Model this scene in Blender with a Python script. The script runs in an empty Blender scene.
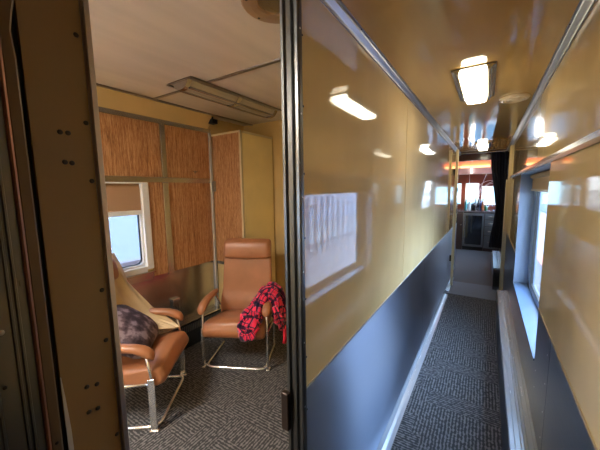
import bpy, bmesh, math, random
from mathutils import Vector, Matrix, noise
random.seed(7)
S = bpy.context.scene
COL = S.collection
PI = math.pi
FL = -1.6            # floor level (camera eye is at z = 0)
CE = 0.627           # corridor ceiling
CC = 0.80            # compartment ceiling

# ------------------------------------------------------------------ camera
cam_d = bpy.data.cameras.new('camera')
cam = bpy.data.objects.new('camera', cam_d); COL.objects.link(cam)
cam_d.sensor_fit = 'HORIZONTAL'; cam_d.sensor_width = 36.0
cam_d.lens = 292.688 / 600 * 36.0
cam_d.clip_start = 0.02; cam_d.clip_end = 300
yaw, pit, rol = 0.5694223, 0.11810436, -0.01491092
F = Vector((-math.sin(yaw)*math.cos(pit), math.cos(yaw)*math.cos(pit), -math.sin(pit)))
R = Vector((math.cos(yaw), math.sin(yaw), 0)); U = R.cross(F)
c_, s_ = math.cos(rol), math.sin(rol)
R2 = c_*R + s_*U; U2 = -s_*R + c_*U
cam.matrix_world = Matrix(((R2.x, U2.x, -F.x, 0), (R2.y, U2.y, -F.y, 0), (R2.z, U2.z, -F.z, 0), (0, 0, 0, 1)))
S.camera = cam

# ------------------------------------------------------------------ exposure, sky, daylight
S.view_settings.view_transform = 'Standard'; S.view_settings.look = 'None'
S.view_settings.gamma = 1; S.view_settings.use_curve_mapping = False
S.view_settings.exposure = 1.45
w = bpy.data.worlds.new('sky'); S.world = w; w.use_nodes = True
wn = w.node_tree.nodes; wl = w.node_tree.links
bg = wn['Background']
tc = wn.new('ShaderNodeTexCoord'); sx = wn.new('ShaderNodeSeparateXYZ'); cr = wn.new('ShaderNodeValToRGB')
wl.new(tc.outputs['Generated'], sx.inputs[0]); wl.new(sx.outputs['Z'], cr.inputs[0]); wl.new(cr.outputs[0], bg.inputs[0])
cr.color_ramp.elements[0].position = 0.0; cr.color_ramp.elements[0].color = (0.80, 0.89, 1.0, 1)
cr.color_ramp.elements[1].position = 0.5; cr.color_ramp.elements[1].color = (0.45, 0.66, 1.0, 1)
bg.inputs[1].default_value = 6.5
sun_d = bpy.data.lights.new('sun', 'SUN'); sun = bpy.data.objects.new('sun', sun_d); COL.objects.link(sun)
sun_d.energy = 0.6; sun_d.angle = 0.02; sun_d.color = (1, 0.95, 0.88)
sun.rotation_euler = (math.radians(18), math.radians(10), 0)
def portal(loc, rot, sx, sy):
    d = bpy.data.lights.new('window_portal', 'AREA'); o = bpy.data.objects.new('window_portal', d); COL.objects.link(o)
    d.shape = 'RECTANGLE'; d.size = sx; d.size_y = sy; o.location = loc; o.rotation_euler = rot
    d.cycles.is_portal = True
portal((0.46, 2.79, -0.41), (0, PI/2, 0), 1.10, 1.66)         # light enters towards -x
portal((-2.72, 0.93, -0.30), (0, -PI/2, 0), 0.85, 1.14)       # towards +x
portal((-2.72, -0.67, -0.30), (0, -PI/2, 0), 0.85, 1.14)

# ------------------------------------------------------------------ materials
def newmat(name, col, rough=0.5, metal=0.0, spec=0.5, coat=0.0, coat_r=0.03):
    m = bpy.data.materials.new(name); m.use_nodes = True
    b = m.node_tree.nodes['Principled BSDF']
    b.inputs['Base Color'].default_value = (*col, 1); b.inputs['Roughness'].default_value = rough
    b.inputs['Metallic'].default_value = metal; b.inputs['Specular IOR Level'].default_value = spec
    b.inputs['Coat Weight'].default_value = coat; b.inputs['Coat Roughness'].default_value = coat_r
    return m
def N(m, t, **kw):
    n = m.node_tree.nodes.new(t)
    for k, v in kw.items():
        setattr(n, k, v)
    return n
def L(m, a, b): m.node_tree.links.new(a, b)
def BS(m): return m.node_tree.nodes['Principled BSDF']
def coords(m, scale=(1, 1, 1), kind='Object'):
    t = N(m, 'ShaderNodeTexCoord'); mp = N(m, 'ShaderNodeMapping'); mp.inputs['Scale'].default_value = scale
    L(m, t.outputs[kind], mp.inputs[0]); return mp.outputs[0]
def noise_tex(m, vec, scale, detail=2.0, rough=0.5):
    n = N(m, 'ShaderNodeTexNoise'); n.inputs['Scale'].default_value = scale
    n.inputs['Detail'].default_value = detail; n.inputs['Roughness'].default_value = rough
    L(m, vec, n.inputs['Vector']); return n.outputs['Fac']
def ramp(m, fac, stops):
    r = N(m, 'ShaderNodeValToRGB'); e = r.color_ramp.elements
    while len(e) < len(stops): e.new(0.5)
    for el, (p, c) in zip(e, stops): el.position = p; el.color = (*c, 1)
    L(m, fac, r.inputs[0]); return r.outputs[0]
def bump(m, fac, strength, dist):
    b = N(m, 'ShaderNodeBump'); b.inputs['Strength'].default_value = strength; b.inputs['Distance'].default_value = dist
    L(m, fac, b.inputs['Height']); L(m, b.outputs[0], BS(m).inputs['Normal'])
def math_n(m, op, a, b=None):
    n = N(m, 'ShaderNodeMath', operation=op)
    for i, v in enumerate((a, b)):
        if v is None: continue
        if isinstance(v, (int, float)): n.inputs[i].default_value = v
        else: L(m, v, n.inputs[i])
    return n.outputs[0]

def laminate(name, col, wave=0.0006, scale=(1, 1, 1), rough=0.05, spec=0.5, coat=0.1):
    m = newmat(name, col, rough=rough, spec=spec, coat=coat, coat_r=0.04)
    v = coords(m, scale)
    d = [min(1, c*1.05) for c in col]; e = [c*0.93 for c in col]
    L(m, ramp(m, noise_tex(m, v, 3.0, 3), [(0.3, e), (0.7, d)]), BS(m).inputs['Base Color'])
    if wave: bump(m, noise_tex(m, v, 2.2, 1), 1.0, wave)
    return m
TAN = laminate('tan_laminate', (0.71, 0.53, 0.27), 0.0006, (1, 1.2, .7))
TANC = laminate('tan_ceiling_laminate', (0.62, 0.40, 0.15), 0.003, (3.2, .35, 1), rough=0.07, coat=0.25)
CREAMC = laminate('cream_ceiling_laminate', (0.80, 0.73, 0.66), 0.003, (3.0, .4, 1), rough=0.09)
CREAM = laminate('cream_painted_panel', (0.68, 0.50, 0.23), 0.001, rough=0.18, coat=0.2)
YEL = laminate('yellow_laminate', (0.95, 0.80, 0.42), 0.0006, rough=0.25, coat=0.2)
JAMBTAN = laminate('brown_laminate', (0.42, 0.265, 0.12), 0.0006, rough=0.2, coat=0.1)
POST = newmat('cream_post', (0.66, 0.56, 0.34), 0.3)

def steel(name, col, rough=0.25, aniso=0.0, scale=(1, 1, 60), rvar=0.1, rot=0.0, wave=0.0):
    m = newmat(name, col, rough, 1.0)
    v = coords(m, scale); f = noise_tex(m, v, 8, 3)
    r = N(m, 'ShaderNodeMapRange'); L(m, f, r.inputs[0]); r.inputs[3].default_value = max(0.02, rough-rvar); r.inputs[4].default_value = rough+rvar
    L(m, r.outputs[0], BS(m).inputs['Roughness'])
    BS(m).inputs['Anisotropic'].default_value = aniso; BS(m).inputs['Anisotropic Rotation'].default_value = rot
    if aniso:
        t = N(m, 'ShaderNodeTangent', direction_type='RADIAL', axis='Z'); L(m, t.outputs[0], BS(m).inputs['Tangent'])
    if wave:
        bump(m, noise_tex(m, coords(m, (1, 1, .25)), 3, 1), 1.0, wave)
    return m
WAINS = steel('brushed_steel_panel', (0.25, 0.30, 0.41), 0.36, 0.97, (1, 1, 90), 0.03, 0.25, 0.002)
DARKST = steel('dark_steel_panel', (0.13, 0.145, 0.17), 0.30, 0.4, (1, 1, 60), 0.05)
STEEL = steel('stainless_steel', (0.55, 0.55, 0.55), 0.22, 0, (30, 1, 30), 0.08)
OUTST = steel('satin_steel_wall', (0.58, 0.57, 0.55), 0.24, 0.6, (1, 1, 60), 0.06, 0.25, 0.005)
TRIMM = steel('grey_aluminium_trim', (0.42, 0.43, 0.46), 0.38, 0, (40, 1, 40), 0.08)
ALU = steel('aluminium_trim', (0.70, 0.73, 0.78), 0.24, 0, (40, 1, 40), 0.08)
SILLM = newmat('grey_painted_metal', (0.24, 0.32, 0.45), 0.45, 0.2)
CHROME = newmat('chrome', (0.92, 0.92, 0.92), 0.22, 0.9)
DKMET = steel('dark_patinated_steel', (0.30, 0.31, 0.29), 0.32, 0, (40, 40, 2), 0.1)
JAMB = steel('door_jamb_steel', (0.14, 0.14, 0.135), 0.36, 0, (40, 40, 2), 0.1)
LAMPM = steel('lamp_housing_steel', (0.30, 0.28, 0.26), 0.3, 0, (30, 2, 30), 0.08)
WHITEM = newmat('white_painted_metal', (0.75, 0.74, 0.72), 0.35)
BLACK = newmat('black_rubber', (0.01, 0.01, 0.01), 0.6)
SCREW = newmat('dull_screw_head', (0.08, 0.07, 0.06), 0.4, 0.8)
SCREWB = newmat('bright_screw_head', (0.8, 0.8, 0.8), 0.3, 0.9)
COPPER = newmat('copper_toned_edge', (0.45, 0.20, 0.11), 0.35, 0.6)
WHITE = newmat('white_paper_strip', (0.75, 0.68, 0.60), 0.6)
NAVY = newmat('dark_navy_curtain', (0.012, 0.013, 0.03), 0.9)
PLASTIC = newmat('cream_plastic', (0.80, 0.64, 0.42), 0.35)

def emis(name, col, st):
    m = newmat(name, col, 0.4); b = BS(m)
    b.inputs['Emission Color'].default_value = (*col, 1); b.inputs['Emission Strength'].default_value = st; return m
LENS = emis('lit_lamp_lens', (1.0, 0.91, 0.70), 5.0)
WARM = emis('warm_strip_lamp', (1.0, 0.42, 0.16), 1.6)
PALE = emis('lit_white_lamp', (1.0, 0.93, 0.85), 14.0)

def glass(name, tint):
    m = bpy.data.materials.new(name); m.use_nodes = True; nt = m.node_tree; nt.nodes.clear()
    o = nt.nodes.new('ShaderNodeOutputMaterial'); mx = nt.nodes.new('ShaderNodeMixShader')
    t = nt.nodes.new('ShaderNodeBsdfTransparent'); g = nt.nodes.new('ShaderNodeBsdfGlossy'); lw = nt.nodes.new('ShaderNodeLayerWeight'); lw.inputs[0].default_value = 0.5
    p5 = nt.nodes.new('ShaderNodeMath'); p5.operation = 'POWER'; p5.inputs[1].default_value = 5.0
    f = nt.nodes.new('ShaderNodeMath'); f.operation = 'MULTIPLY_ADD'; f.inputs[1].default_value = 0.6; f.inputs[2].default_value = 0.03
    nt.links.new(lw.outputs['Facing'], p5.inputs[0]); nt.links.new(p5.outputs[0], f.inputs[0])
    t.inputs[0].default_value = (*tint, 1); g.inputs['Roughness'].default_value = 0.02
    nt.links.new(f.outputs[0], mx.inputs[0]); nt.links.new(t.outputs[0], mx.inputs[1]); nt.links.new(g.outputs[0], mx.inputs[2])
    nt.links.new(mx.outputs[0], o.inputs[0]); return m
GLASS = glass('window_glass', (0.93, 0.96, 0.97))
TRAING = glass('tinted_train_glass', (0.40, 0.41, 0.43))
TINTED = glass('tinted_window_glass', (0.32, 0.41, 0.45))

def leather(name, col):
    m = newmat(name, col, 0.36, spec=0.5, coat=0.15, coat_r=0.25)
    v = coords(m); bump(m, noise_tex(m, v, 160, 3), 0.25, 0.0006)
    a = [c*0.85 for c in col]; b = [c*1.1 for c in col]
    L(m, ramp(m, noise_tex(m, v, 5, 3), [(0.3, a), (0.7, b)]), BS(m).inputs['Base Color']); return m
BS(ALU).inputs['Metallic'].default_value = .55
LEATH = leather('tan_leather', (0.42, 0.17, 0.075))

def wood(name):
    m = newmat(name, (0.4, 0.15, 0.05), 0.35, coat=0.15)
    v = coords(m, (90, 90, 7)); f1 = noise_tex(m, v, 3, 5, 0.7)
    v2 = coords(m, (26, 26, 1.2)); f2 = noise_tex(m, v2, 4, 3)
    f = math_n(m, 'ADD', math_n(m, 'MULTIPLY', f1, 0.6), math_n(m, 'MULTIPLY', f2, 0.4))
    L(m, ramp(m, f, [(0.36, (0.17, 0.06, 0.022)), (0.47, (0.40, 0.175, 0.065)), (0.56, (0.56, 0.30, 0.14)), (0.68, (0.76, 0.50, 0.28))]), BS(m).inputs['Base Color'])
    bump(m, f1, 0.4, 0.0006); return m
WOOD = wood('zebra_grain_wood')
DKWOOD = newmat('dark_red_wood', (0.10, 0.022, 0.012), 0.25, coat=0.5)

def carpet(name, a, b, cell=0.17, lines=9.0):
    m = newmat(name, a, 0.9, spec=0.1)
    t = N(m, 'ShaderNodeTexCoord'); sp = N(m, 'ShaderNodeSeparateXYZ'); L(m, t.outputs['Object'], sp.inputs[0])
    x = math_n(m, 'DIVIDE', sp.outputs['X'], cell); y = math_n(m, 'DIVIDE', sp.outputs['Y'], cell)
    fy = math_n(m, 'FLOOR', y); x = math_n(m, 'ADD', x, math_n(m, 'MULTIPLY', fy, 0.37)); fx = math_n(m, 'FLOOR', x)
    cb = N(m, 'ShaderNodeCombineXYZ'); L(m, fx, cb.inputs[0]); L(m, fy, cb.inputs[1])
    wn_ = N(m, 'ShaderNodeTexWhiteNoise', noise_dimensions='2D'); L(m, cb.outputs[0], wn_.inputs['Vector'])
    sel = math_n(m, 'GREATER_THAN', wn_.outputs['Value'], 0.5)
    lx = math_n(m, 'ABSOLUTE', math_n(m, 'SUBTRACT', math_n(m, 'FRACT', math_n(m, 'MULTIPLY', x, lines)), 0.5))
    ly = math_n(m, 'ABSOLUTE', math_n(m, 'SUBTRACT', math_n(m, 'FRACT', math_n(m, 'MULTIPLY', y, lines)), 0.5))
    mx = N(m, 'ShaderNodeMix'); L(m, sel, mx.inputs[0]); L(m, lx, mx.inputs[2]); L(m, ly, mx.inputs[3])
    nz = noise_tex(m, coords(m), 45, 3)
    v = math_n(m, 'ADD', mx.outputs[0], math_n(m, 'MULTIPLY', math_n(m, 'SUBTRACT', nz, 0.5), 1.5))
    L(m, ramp(m, v, [(0.02, b), (0.22, b), (0.36, a), (0.7, [c*1.25 for c in a])]), BS(m).inputs['Base Color'])
    bump(m, v, 0.5, 0.003); return m
CARPET = carpet('patterned_grey_carpet', (0.185, 0.175, 0.17), (0.062, 0.06, 0.062), .17, 8.5)
RUG = newmat('smooth_grey_carpet', (0.13, 0.125, 0.125), 0.75, spec=0.3)
THRM = newmat('blue_grey_vinyl', (0.14, 0.16, 0.20), 0.6)

# ------------------------------------------------------------------ mesh helpers
def link(name, bm, mat, parent=None, smooth=False, bevel=0.0):
    bmesh.ops.recalc_face_normals(bm, faces=bm.faces)
    me = bpy.data.meshes.new(name); bm.to_mesh(me); bm.free()
    for mm in (mat if isinstance(mat, (list, tuple)) else [mat]): me.materials.append(mm)
    if smooth:
        for p in me.polygons: p.use_smooth = True
    o = bpy.data.objects.new(name, me); COL.objects.link(o)
    if parent: o.parent = parent
    if bevel:
        b = o.modifiers.new('bevel', 'BEVEL'); b.width = bevel; b.segments = 3; b.limit_method = 'ANGLE'
    return o
def tag(o, label=None, cat=None, group=None, kind=None):
    if label: o['label'] = label
    if cat: o['category'] = cat
    if group: o['group'] = group
    if kind: o['kind'] = kind
    return o
def empty(name, loc=(0, 0, 0), rz=0.0):
    o = bpy.data.objects.new(name, None); COL.objects.link(o); o.location = loc; o.rotation_euler = (0, 0, rz)
    o.empty_display_size = 0.1; return o
def struct(o): o['kind'] = 'structure'; return o
def bx(bm, a, b):
    x0, y0, z0 = a; x1, y1, z1 = b
    v = [bm.verts.new(p) for p in ((x0,y0,z0),(x1,y0,z0),(x1,y1,z0),(x0,y1,z0),(x0,y0,z1),(x1,y0,z1),(x1,y1,z1),(x0,y1,z1))]
    for f in ((0,3,2,1),(4,5,6,7),(0,1,5,4),(1,2,6,5),(2,3,7,6),(3,0,4,7)): bm.faces.new([v[i] for i in f])
def boxes(name, mat, lst, parent=None, bevel=0.0):
    bm = bmesh.new()
    for a, b in lst: bx(bm, a, b)
    return link(name, bm, mat, parent, bevel=bevel)
def loft(bm, rings, cap=True, closed=True):
    vs = [[bm.verts.new(p) for p in r] for r in rings]
    n = len(vs[0])
    for i in range(len(vs)-1):
        for j in range(n if closed else n-1):
            bm.faces.new((vs[i][j], vs[i][(j+1) % n], vs[i+1][(j+1) % n], vs[i+1][j]))
    if cap:
        for r in (vs[0], vs[-1]):
            try: bm.faces.new(r)
            except ValueError: pass
    return vs
def tube(bm, pts, r, seg=10, r2=None):
    pts = [Vector(p) for p in pts]; rings = []
    up = Vector((0, 0, 1)); prev = None
    for i, p in enumerate(pts):
        d = ((pts[min(i+1, len(pts)-1)] - pts[max(i-1, 0)])).normalized()
        if prev is None:
            a = d.cross(up)
            if a.length < 1e-3: a = d.cross(Vector((1, 0, 0)))
        else: a = prev - d*prev.dot(d)
        a.normalize(); prev = a; b = d.cross(a)
        rr = r if r2 is None else r + (r2-r)*i/(len(pts)-1)
        rings.append([p + a*math.cos(t)*rr + b*math.sin(t)*rr for t in [2*PI*k/seg for k in range(seg)]])
    loft(bm, rings)
def fillet(pts, r=0.04, n=6):
    pts = [Vector(p) for p in pts]; out = [pts[0]]
    for i in range(1, len(pts)-1):
        p = pts[i]; a = pts[i-1]-p; b = pts[i+1]-p
        k = min(r, a.length*0.49, b.length*0.49); a = p + a.normalized()*k; b = p + b.normalized()*k
        for j in range(n+1):
            t = j/n; out.append(a*(1-t)**2 + p*2*t*(1-t) + b*t*t)
    out.append(pts[-1]); return out
def lathe(bm, prof, c=(0, 0, 0), seg=24):
    c = Vector(c); rings = [[c + Vector((r*math.cos(t), r*math.sin(t), z)) for t in [2*PI*k/seg for k in range(seg)]] for r, z in prof]
    loft(bm, rings)
def prism_y(bm, prof, y0, y1):          # prof: (x,z) list
    loft(bm, [[(x, y0, z) for x, z in prof], [(x, y1, z) for x, z in prof]])
def prism_z(bm, prof, z0, z1):          # prof: (x,y) list
    loft(bm, [[(x, y, z0) for x, y in prof], [(x, y, z1) for x, y in prof]])
def rrect(w, h, r, n=4):
    out = []
    for cx, cy, a0 in ((w/2-r, h/2-r, 0), (-w/2+r, h/2-r, PI/2), (-w/2+r, -h/2+r, PI), (w/2-r, -h/2+r, 1.5*PI)):
        for k in range(n+1):
            a = a0 + k*PI/2/n; out.append((cx + r*math.cos(a), cy + r*math.sin(a)))
    return out
def dome(bm, c, axis, r=0.004, h=0.002):
    c = Vector(c); ax = Vector(axis).normalized(); a = ax.orthogonal().normalized(); b = ax.cross(a)
    rings = []
    for rr, hh in ((r, 0), (r*0.95, h*0.5), (r*0.6, h*0.9), (r*0.15, h)):
        rings.append([c + a*math.cos(t)*rr + b*math.sin(t)*rr + ax*hh for t in [2*PI*k/10 for k in range(10)]])
    loft(bm, rings)
def screws(pts, axis, parent, mat=SCREW, r=0.004, h=0.002):
    for p in pts:
        bm = bmesh.new(); dome(bm, p, axis, r, h); link('screw', bm, mat, parent, smooth=True)

# ================================================================== STRUCTURE
YB = -1.6      # corridor end behind the camera
XL, XR = -0.48, 0.265
XI = -0.53     # compartment side of the left wall
XW = -2.60     # outer wall of the compartment
YP = 2.80      # partition behind the far chair

struct(boxes('floor', CARPET, [((XW-.1, YB, FL-.05), (XR+.15, 4.85, FL))]))
struct(boxes('floor_lounge', RUG, [((XW-.1, 5.55, FL-.05), (XR+.15, 9.5, FL))]))['kind'] = 'structure'
struct(boxes('floor_threshold', THRM, [((XW-.1, 4.85, FL-.05), (XR+.15, 5.55, FL+.004))]))
struct(boxes('ceiling', TANC, [((XI, YB, CE), (XR+.15, 6.42, CE+.04))]))
struct(boxes('ceiling_compartment', CREAMC, [((XW-.1, YB, CC), (XI, YP+.03, CC+.04))]))

# left corridor wall: laminate above, steel below, opening y .213 -> .765
wl_ = struct(empty('wall_left'))
ys = [0.765, 2.10, 3.45, 4.55, 5.30, 6.42]
boxes('core', CREAM, [((XI, YB, FL), (XL-.006, .10, CC)), ((XI, .765, FL), (XL-.006, 6.42, CC)), ((XI, .10, .70), (XL-.006, .765, CC))], wl_)
boxes('upper_panel', TAN, [((XL-.006, ys[i]+.0025, -.655), (XL, ys[i+1]-.0025, CE)) for i in range(5)], wl_)
ys2 = [0.765, 2.97, 5.30, 6.42]
boxes('lower_panel', WAINS, [((XL-.006, ys2[i]+.0015, FL+.02), (XL-.001, ys2[i+1]-.0015, -.664)) for i in range(3)], wl_)
boxes('seam', BLACK, [((XL-.0062, y-.0024, FL+.02), (XL-.004, y+.0024, CE)) for y in ys[1:-1]], wl_)
boxes('cap_strip', ALU, [((XL-.006, .765, -.664), (XL+.003, 6.42, -.655))], wl_)
boxes('rear_panel', JAMBTAN, [((XL-.006, YB, FL), (XL, .048, CE))], wl_)
screws([(XL, .778, z) for z in (-1.42, -1.25, -1.08, -.91, -.74, -.55, -.35, -.15, .05, .25, .45)], (1, 0, 0), wl_, SCREW, .0035, .0015)

# floor trim at the foot of the left wall
bm = bmesh.new(); prism_y(bm, [(XL, FL), (XL+.055, FL), (XL+.055, FL+.006), (XL+.03, FL+.009), (XL+.012, FL+.016), (XL, FL+.06)], .77, 4.78)
struct(link('baseboard_left', bm, ALU))
bm = bmesh.new(); prism_y(bm, [(XL, FL), (XL+.05, FL), (XL+.05, FL+.012), (XL, FL+.03)], 4.9, 5.75)
struct(link('baseboard_far', bm, ALU))

# ceiling trims, fluted aluminium
def trim(name, x, s, y0, y1):
    bm = bmesh.new()
    pr = [(0, 0), (.034, 0), (.034, -.004), (.027, -.006), (.025, -.011), (.012, -.020), (.008, -.024), (.006, -.03), (0, -.03)]
    prism_y(bm, [(x + s*a, CE + b) for a, b in pr], y0, y1)
    o = struct(link(name, bm, TRIMM))
    screws([(x+s*.030, y, CE-.005) for y in [.75+.42*k for k in range(9)]], (-s*0.2, 0, -1), o, SCREW, .004, .002)
    return o
trim('trim_1', XL, 1, YB, 6.40); trim('trim_2', XR, -1, YB, 6.40)

# right (outer) wall with window opening y 1.985..3.60, z -.95..+.125
WY0, WY1, WZ0, WZ1 = 1.985, 3.60, -.95, .125
wr = struct(empty('wall_right'))
def rw(name, mat, lst, x0, x1):
    return boxes(name, mat, [((x0, a, c), (x1, b, d)) for a, b, c, d in lst], wr)
rw('core', CREAM, [(YB, WY0, FL, CE+.04), (WY1, 6.42, FL, CE+.04), (WY0, WY1, WZ1, CE+.04), (WY0, WY1, FL, WZ0-.02)], XR+.006, .42)
rw('upper_panel', TAN, [(YB, 2.279, .160, CE), (2.281, 4.2, .160, CE), (4.202, 5.3, .160, CE), (5.302, 6.42, .160, CE)], XR, XR+.006)
rw('middle_panel', TAN, [(YB, WY0, -.655, .122), (WY1, 5.0, -.655, .122), (5.002, 6.42, -.655, .122)], XR, XR+.006)
rw('lower_panel', DARKST, [(YB, 1.605, FL, -.665), (1.609, WY0, FL, -.665), (WY0, WY1, FL, WZ0-.012), (WY1, 6.42, FL, -.665)], XR+.001, XR+.006)
rw('cap_strip', newmat('brown_edge_strip', (.35, .24, .11), .3), [(YB, WY0, -.665, -.655), (WY1, 6.42, -.665, -.655)], XR-.003, XR+.006)
screws([(XR+.001, y, z) for y, z in ((1.65, -.76), (1.65, -.90), (1.65, -1.04), (1.65, -1.17), (1.92, -.985), (1.92, -1.08))], (-1, 0, 0), wr, SCREWB, .004, .002)
bm = bmesh.new(); prism_y(bm, [(XR, .124), (XR-.006, .124), (XR-.008, .14), (XR-.006, .160), (XR, .160)], YB, 5.28)
struct(link('trim_3', bm, STEEL))

# window 1 (corridor)
w1 = struct(empty('window_1', (0.33, (WY0+WY1)/2, WZ0)))
def W1(name, mat, lst, bevel=0.0):
    o = boxes(name, mat, lst, None, bevel); o.parent = w1; o.matrix_parent_inverse = Matrix.Translation(-Vector(w1.location)); return o
W1('reveal', SILLM, [((XR, WY1-.012, WZ0), (.40, WY1, WZ1)), ((XR+.002, WY0, WZ0), (.40, WY0+.006, WZ1)), ((XR, WY0, WZ1-.006), (.40, WY1, WZ1))])
W1('sill', newmat('blue_grey_sill_paint', (.10, .16, .27), .4), [((XR-.004, WY0, WZ0-.012), (.42, WY1, WZ0))])
W1('window_frame', SILLM, [((.375, WY1-.17, WZ0), (.415, WY1-.012, WZ1)), ((.375, WY0+.006, WZ0), (.415, WY0+.05, WZ1)),
    ((.375, WY0, WZ0), (.415, WY1, WZ0+.04)), ((.375, WY0, WZ1-.05), (.415, WY1, WZ1))], .004)
W1('gasket', BLACK, [((.380, WY1-.185, WZ0+.04), (.40, WY1-.17, WZ1-.05)), ((.380, WY0+.05, WZ0+.04), (.40, WY0+.06, WZ1-.05)), ((.38, WY0+.05, WZ0+.04), (.40, WY1-.17, WZ0+.05))])
W1('pane', GLASS, [((.392, WY0+.055, WZ0+.045), (.396, WY1-.175, WZ1-.05))])
bl = empty('window_blind', (.35, 2.79, WZ1-.01)); tag(bl, 'tan roller blind half drawn at the top of the corridor window', 'blind')
def part(name, bm, mat, par, **k):
    o = link(name, bm, mat, par, **k); o.matrix_parent_inverse = Matrix.Translation(-Vector(par.location)); return o
SHADE = newmat('tan_blind_fabric', (0.40, 0.27, 0.15), 0.7)
bm = bmesh.new(); bx(bm, (.352, WY0+.03, -.02), (.355, WY1-.05, WZ1-.02)); part('fabric', bm, SHADE, bl)
bm = bmesh.new(); bx(bm, (.346, WY0+.03, -.04), (.361, WY1-.05, -.02)); part('bottom_bar', bm, newmat('blind_bar', (.35, .28, .2), .4), bl, bevel=.003)
bm = bmesh.new(); tube(bm, [(.352, WY0+.02, WZ1-.03), (.352, WY1-.04, WZ1-.03)], .02, 14); part('roller', bm, SHADE, bl, smooth=True)

# rear end of the corridor and compartment, behind the camera
struct(boxes('wall_rear', TAN, [((XW-.1, YB-.06, FL), (XR+.15, YB, CC+.04))]))
# header and walls into the lounge
struct(boxes('wall_far', DKWOOD, [((XL-.05, 6.36, .50), (XR+.1, 6.44, CE+.3))]))

# compartment outer wall (x = XW), window y .35..1.50
OY0, OY1, OZ0, OZ1 = 0.36, 1.50, -.70, .09
wo = struct(empty('wall_outer'))
PY0, PY1 = -1.24, -.10
boxes('core', CREAM, [((XW-.10, YB, FL), (XW-.008, PY0, CC)), ((XW-.10, PY1, FL), (XW-.008, OY0, CC)), ((XW-.10, PY0, OZ1), (XW-.008, PY1, CC)), ((XW-.10, PY0, FL), (XW-.008, PY1, OZ0)), ((XW-.10, OY1, FL), (XW-.008, YP, CC)), ((XW-.10, OY0, OZ1), (XW-.008, OY1, CC)), ((XW-.10, OY0, FL), (XW-.008, OY1, OZ0))], wo)
boxes('wood_panel', WOOD, [((XW-.008, OY1+.012, -.785), (XW, 1.655, .092)), ((XW-.008, 1.715, -.785), (XW, 2.245, .092)), ((XW-.008, PY1+.02, -.785), (XW, OY0-.02, .092)), ((XW-.008, YB, -.785), (XW, PY0-.02, .092))], wo)
boxes('lower_panel', OUTST, [((XW-.008, YB, FL), (XW+.0, 1.655, -.80)), ((XW-.008, 1.657, FL), (XW, YP, -.80)), ((XW-.008, OY0-.02, -.80), (XW, OY1+.012, OZ0-.02))], wo)
boxes('joint_strip', STEEL, [((XW-.004, OY1, -.815), (XW+.006, 2.26, -.780)), ((XW-.004, YB, -.83), (XW+.006, OY1, -.80))], wo)
boxes('cream_panel', CREAM, [((XW-.008, 2.25, FL), (XW, YP, CC))], wo)
struct(boxes('trim_4', STEEL, [((XW, YB, .092), (XW+.010, 2.26, .140))], bevel=.003))
struct(boxes('trim_5', STEEL, [((XW, YB, .630), (XW+.012, 2.26, .672))], bevel=.003))
struct(boxes('trim_6', STEEL, [((XW-.002, 1.66, .140), (XW+.014, 1.71, .632)), ((XW-.002, 1.655, -.80), (XW+.012, 1.715, .092))], bevel=.003))
struct(boxes('trim_7', ALU, [((XW, 2.225, FL+.2), (XW+.022, 2.252, .632))], bevel=.003))
# cream cove above the cabinets
bm = bmesh.new()
prism_y(bm, [(XW, .672)] + [(XW + .012 + .055*math.sin(t)*1.0 + .05*(t/(PI/2)), .672 + .128*(t/(PI/2))) for t in [PI/2*k/8 for k in range(9)]] + [(XW, .80)], YB, 2.22)
struct(link('trim_8', bm, CREAM, smooth=False))
struct(boxes('trim_9', LAMPM, [((XW+.115, YB, CC-.010), (XW+.150, YP, CC))], bevel=.002))       # ceiling edge strip
struct(boxes('trim_10', LAMPM, [((XW+.15, 1.530, CC-.008), (XI, 1.560, CC))], bevel=.002))       # cross strip on the ceiling
bm = bmesh.new(); bx(bm, (XW+.06, 2.19, .715), (XW+.13, 2.26, .76)); bx(bm, (XW+.08, 2.20, .755), (XW+.11, 2.22, .795))
tag(link('cove_bracket', bm, BLACK, bevel=.004), 'small black bracket at the end of the cream cove above the wardrobe', 'bracket')

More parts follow.
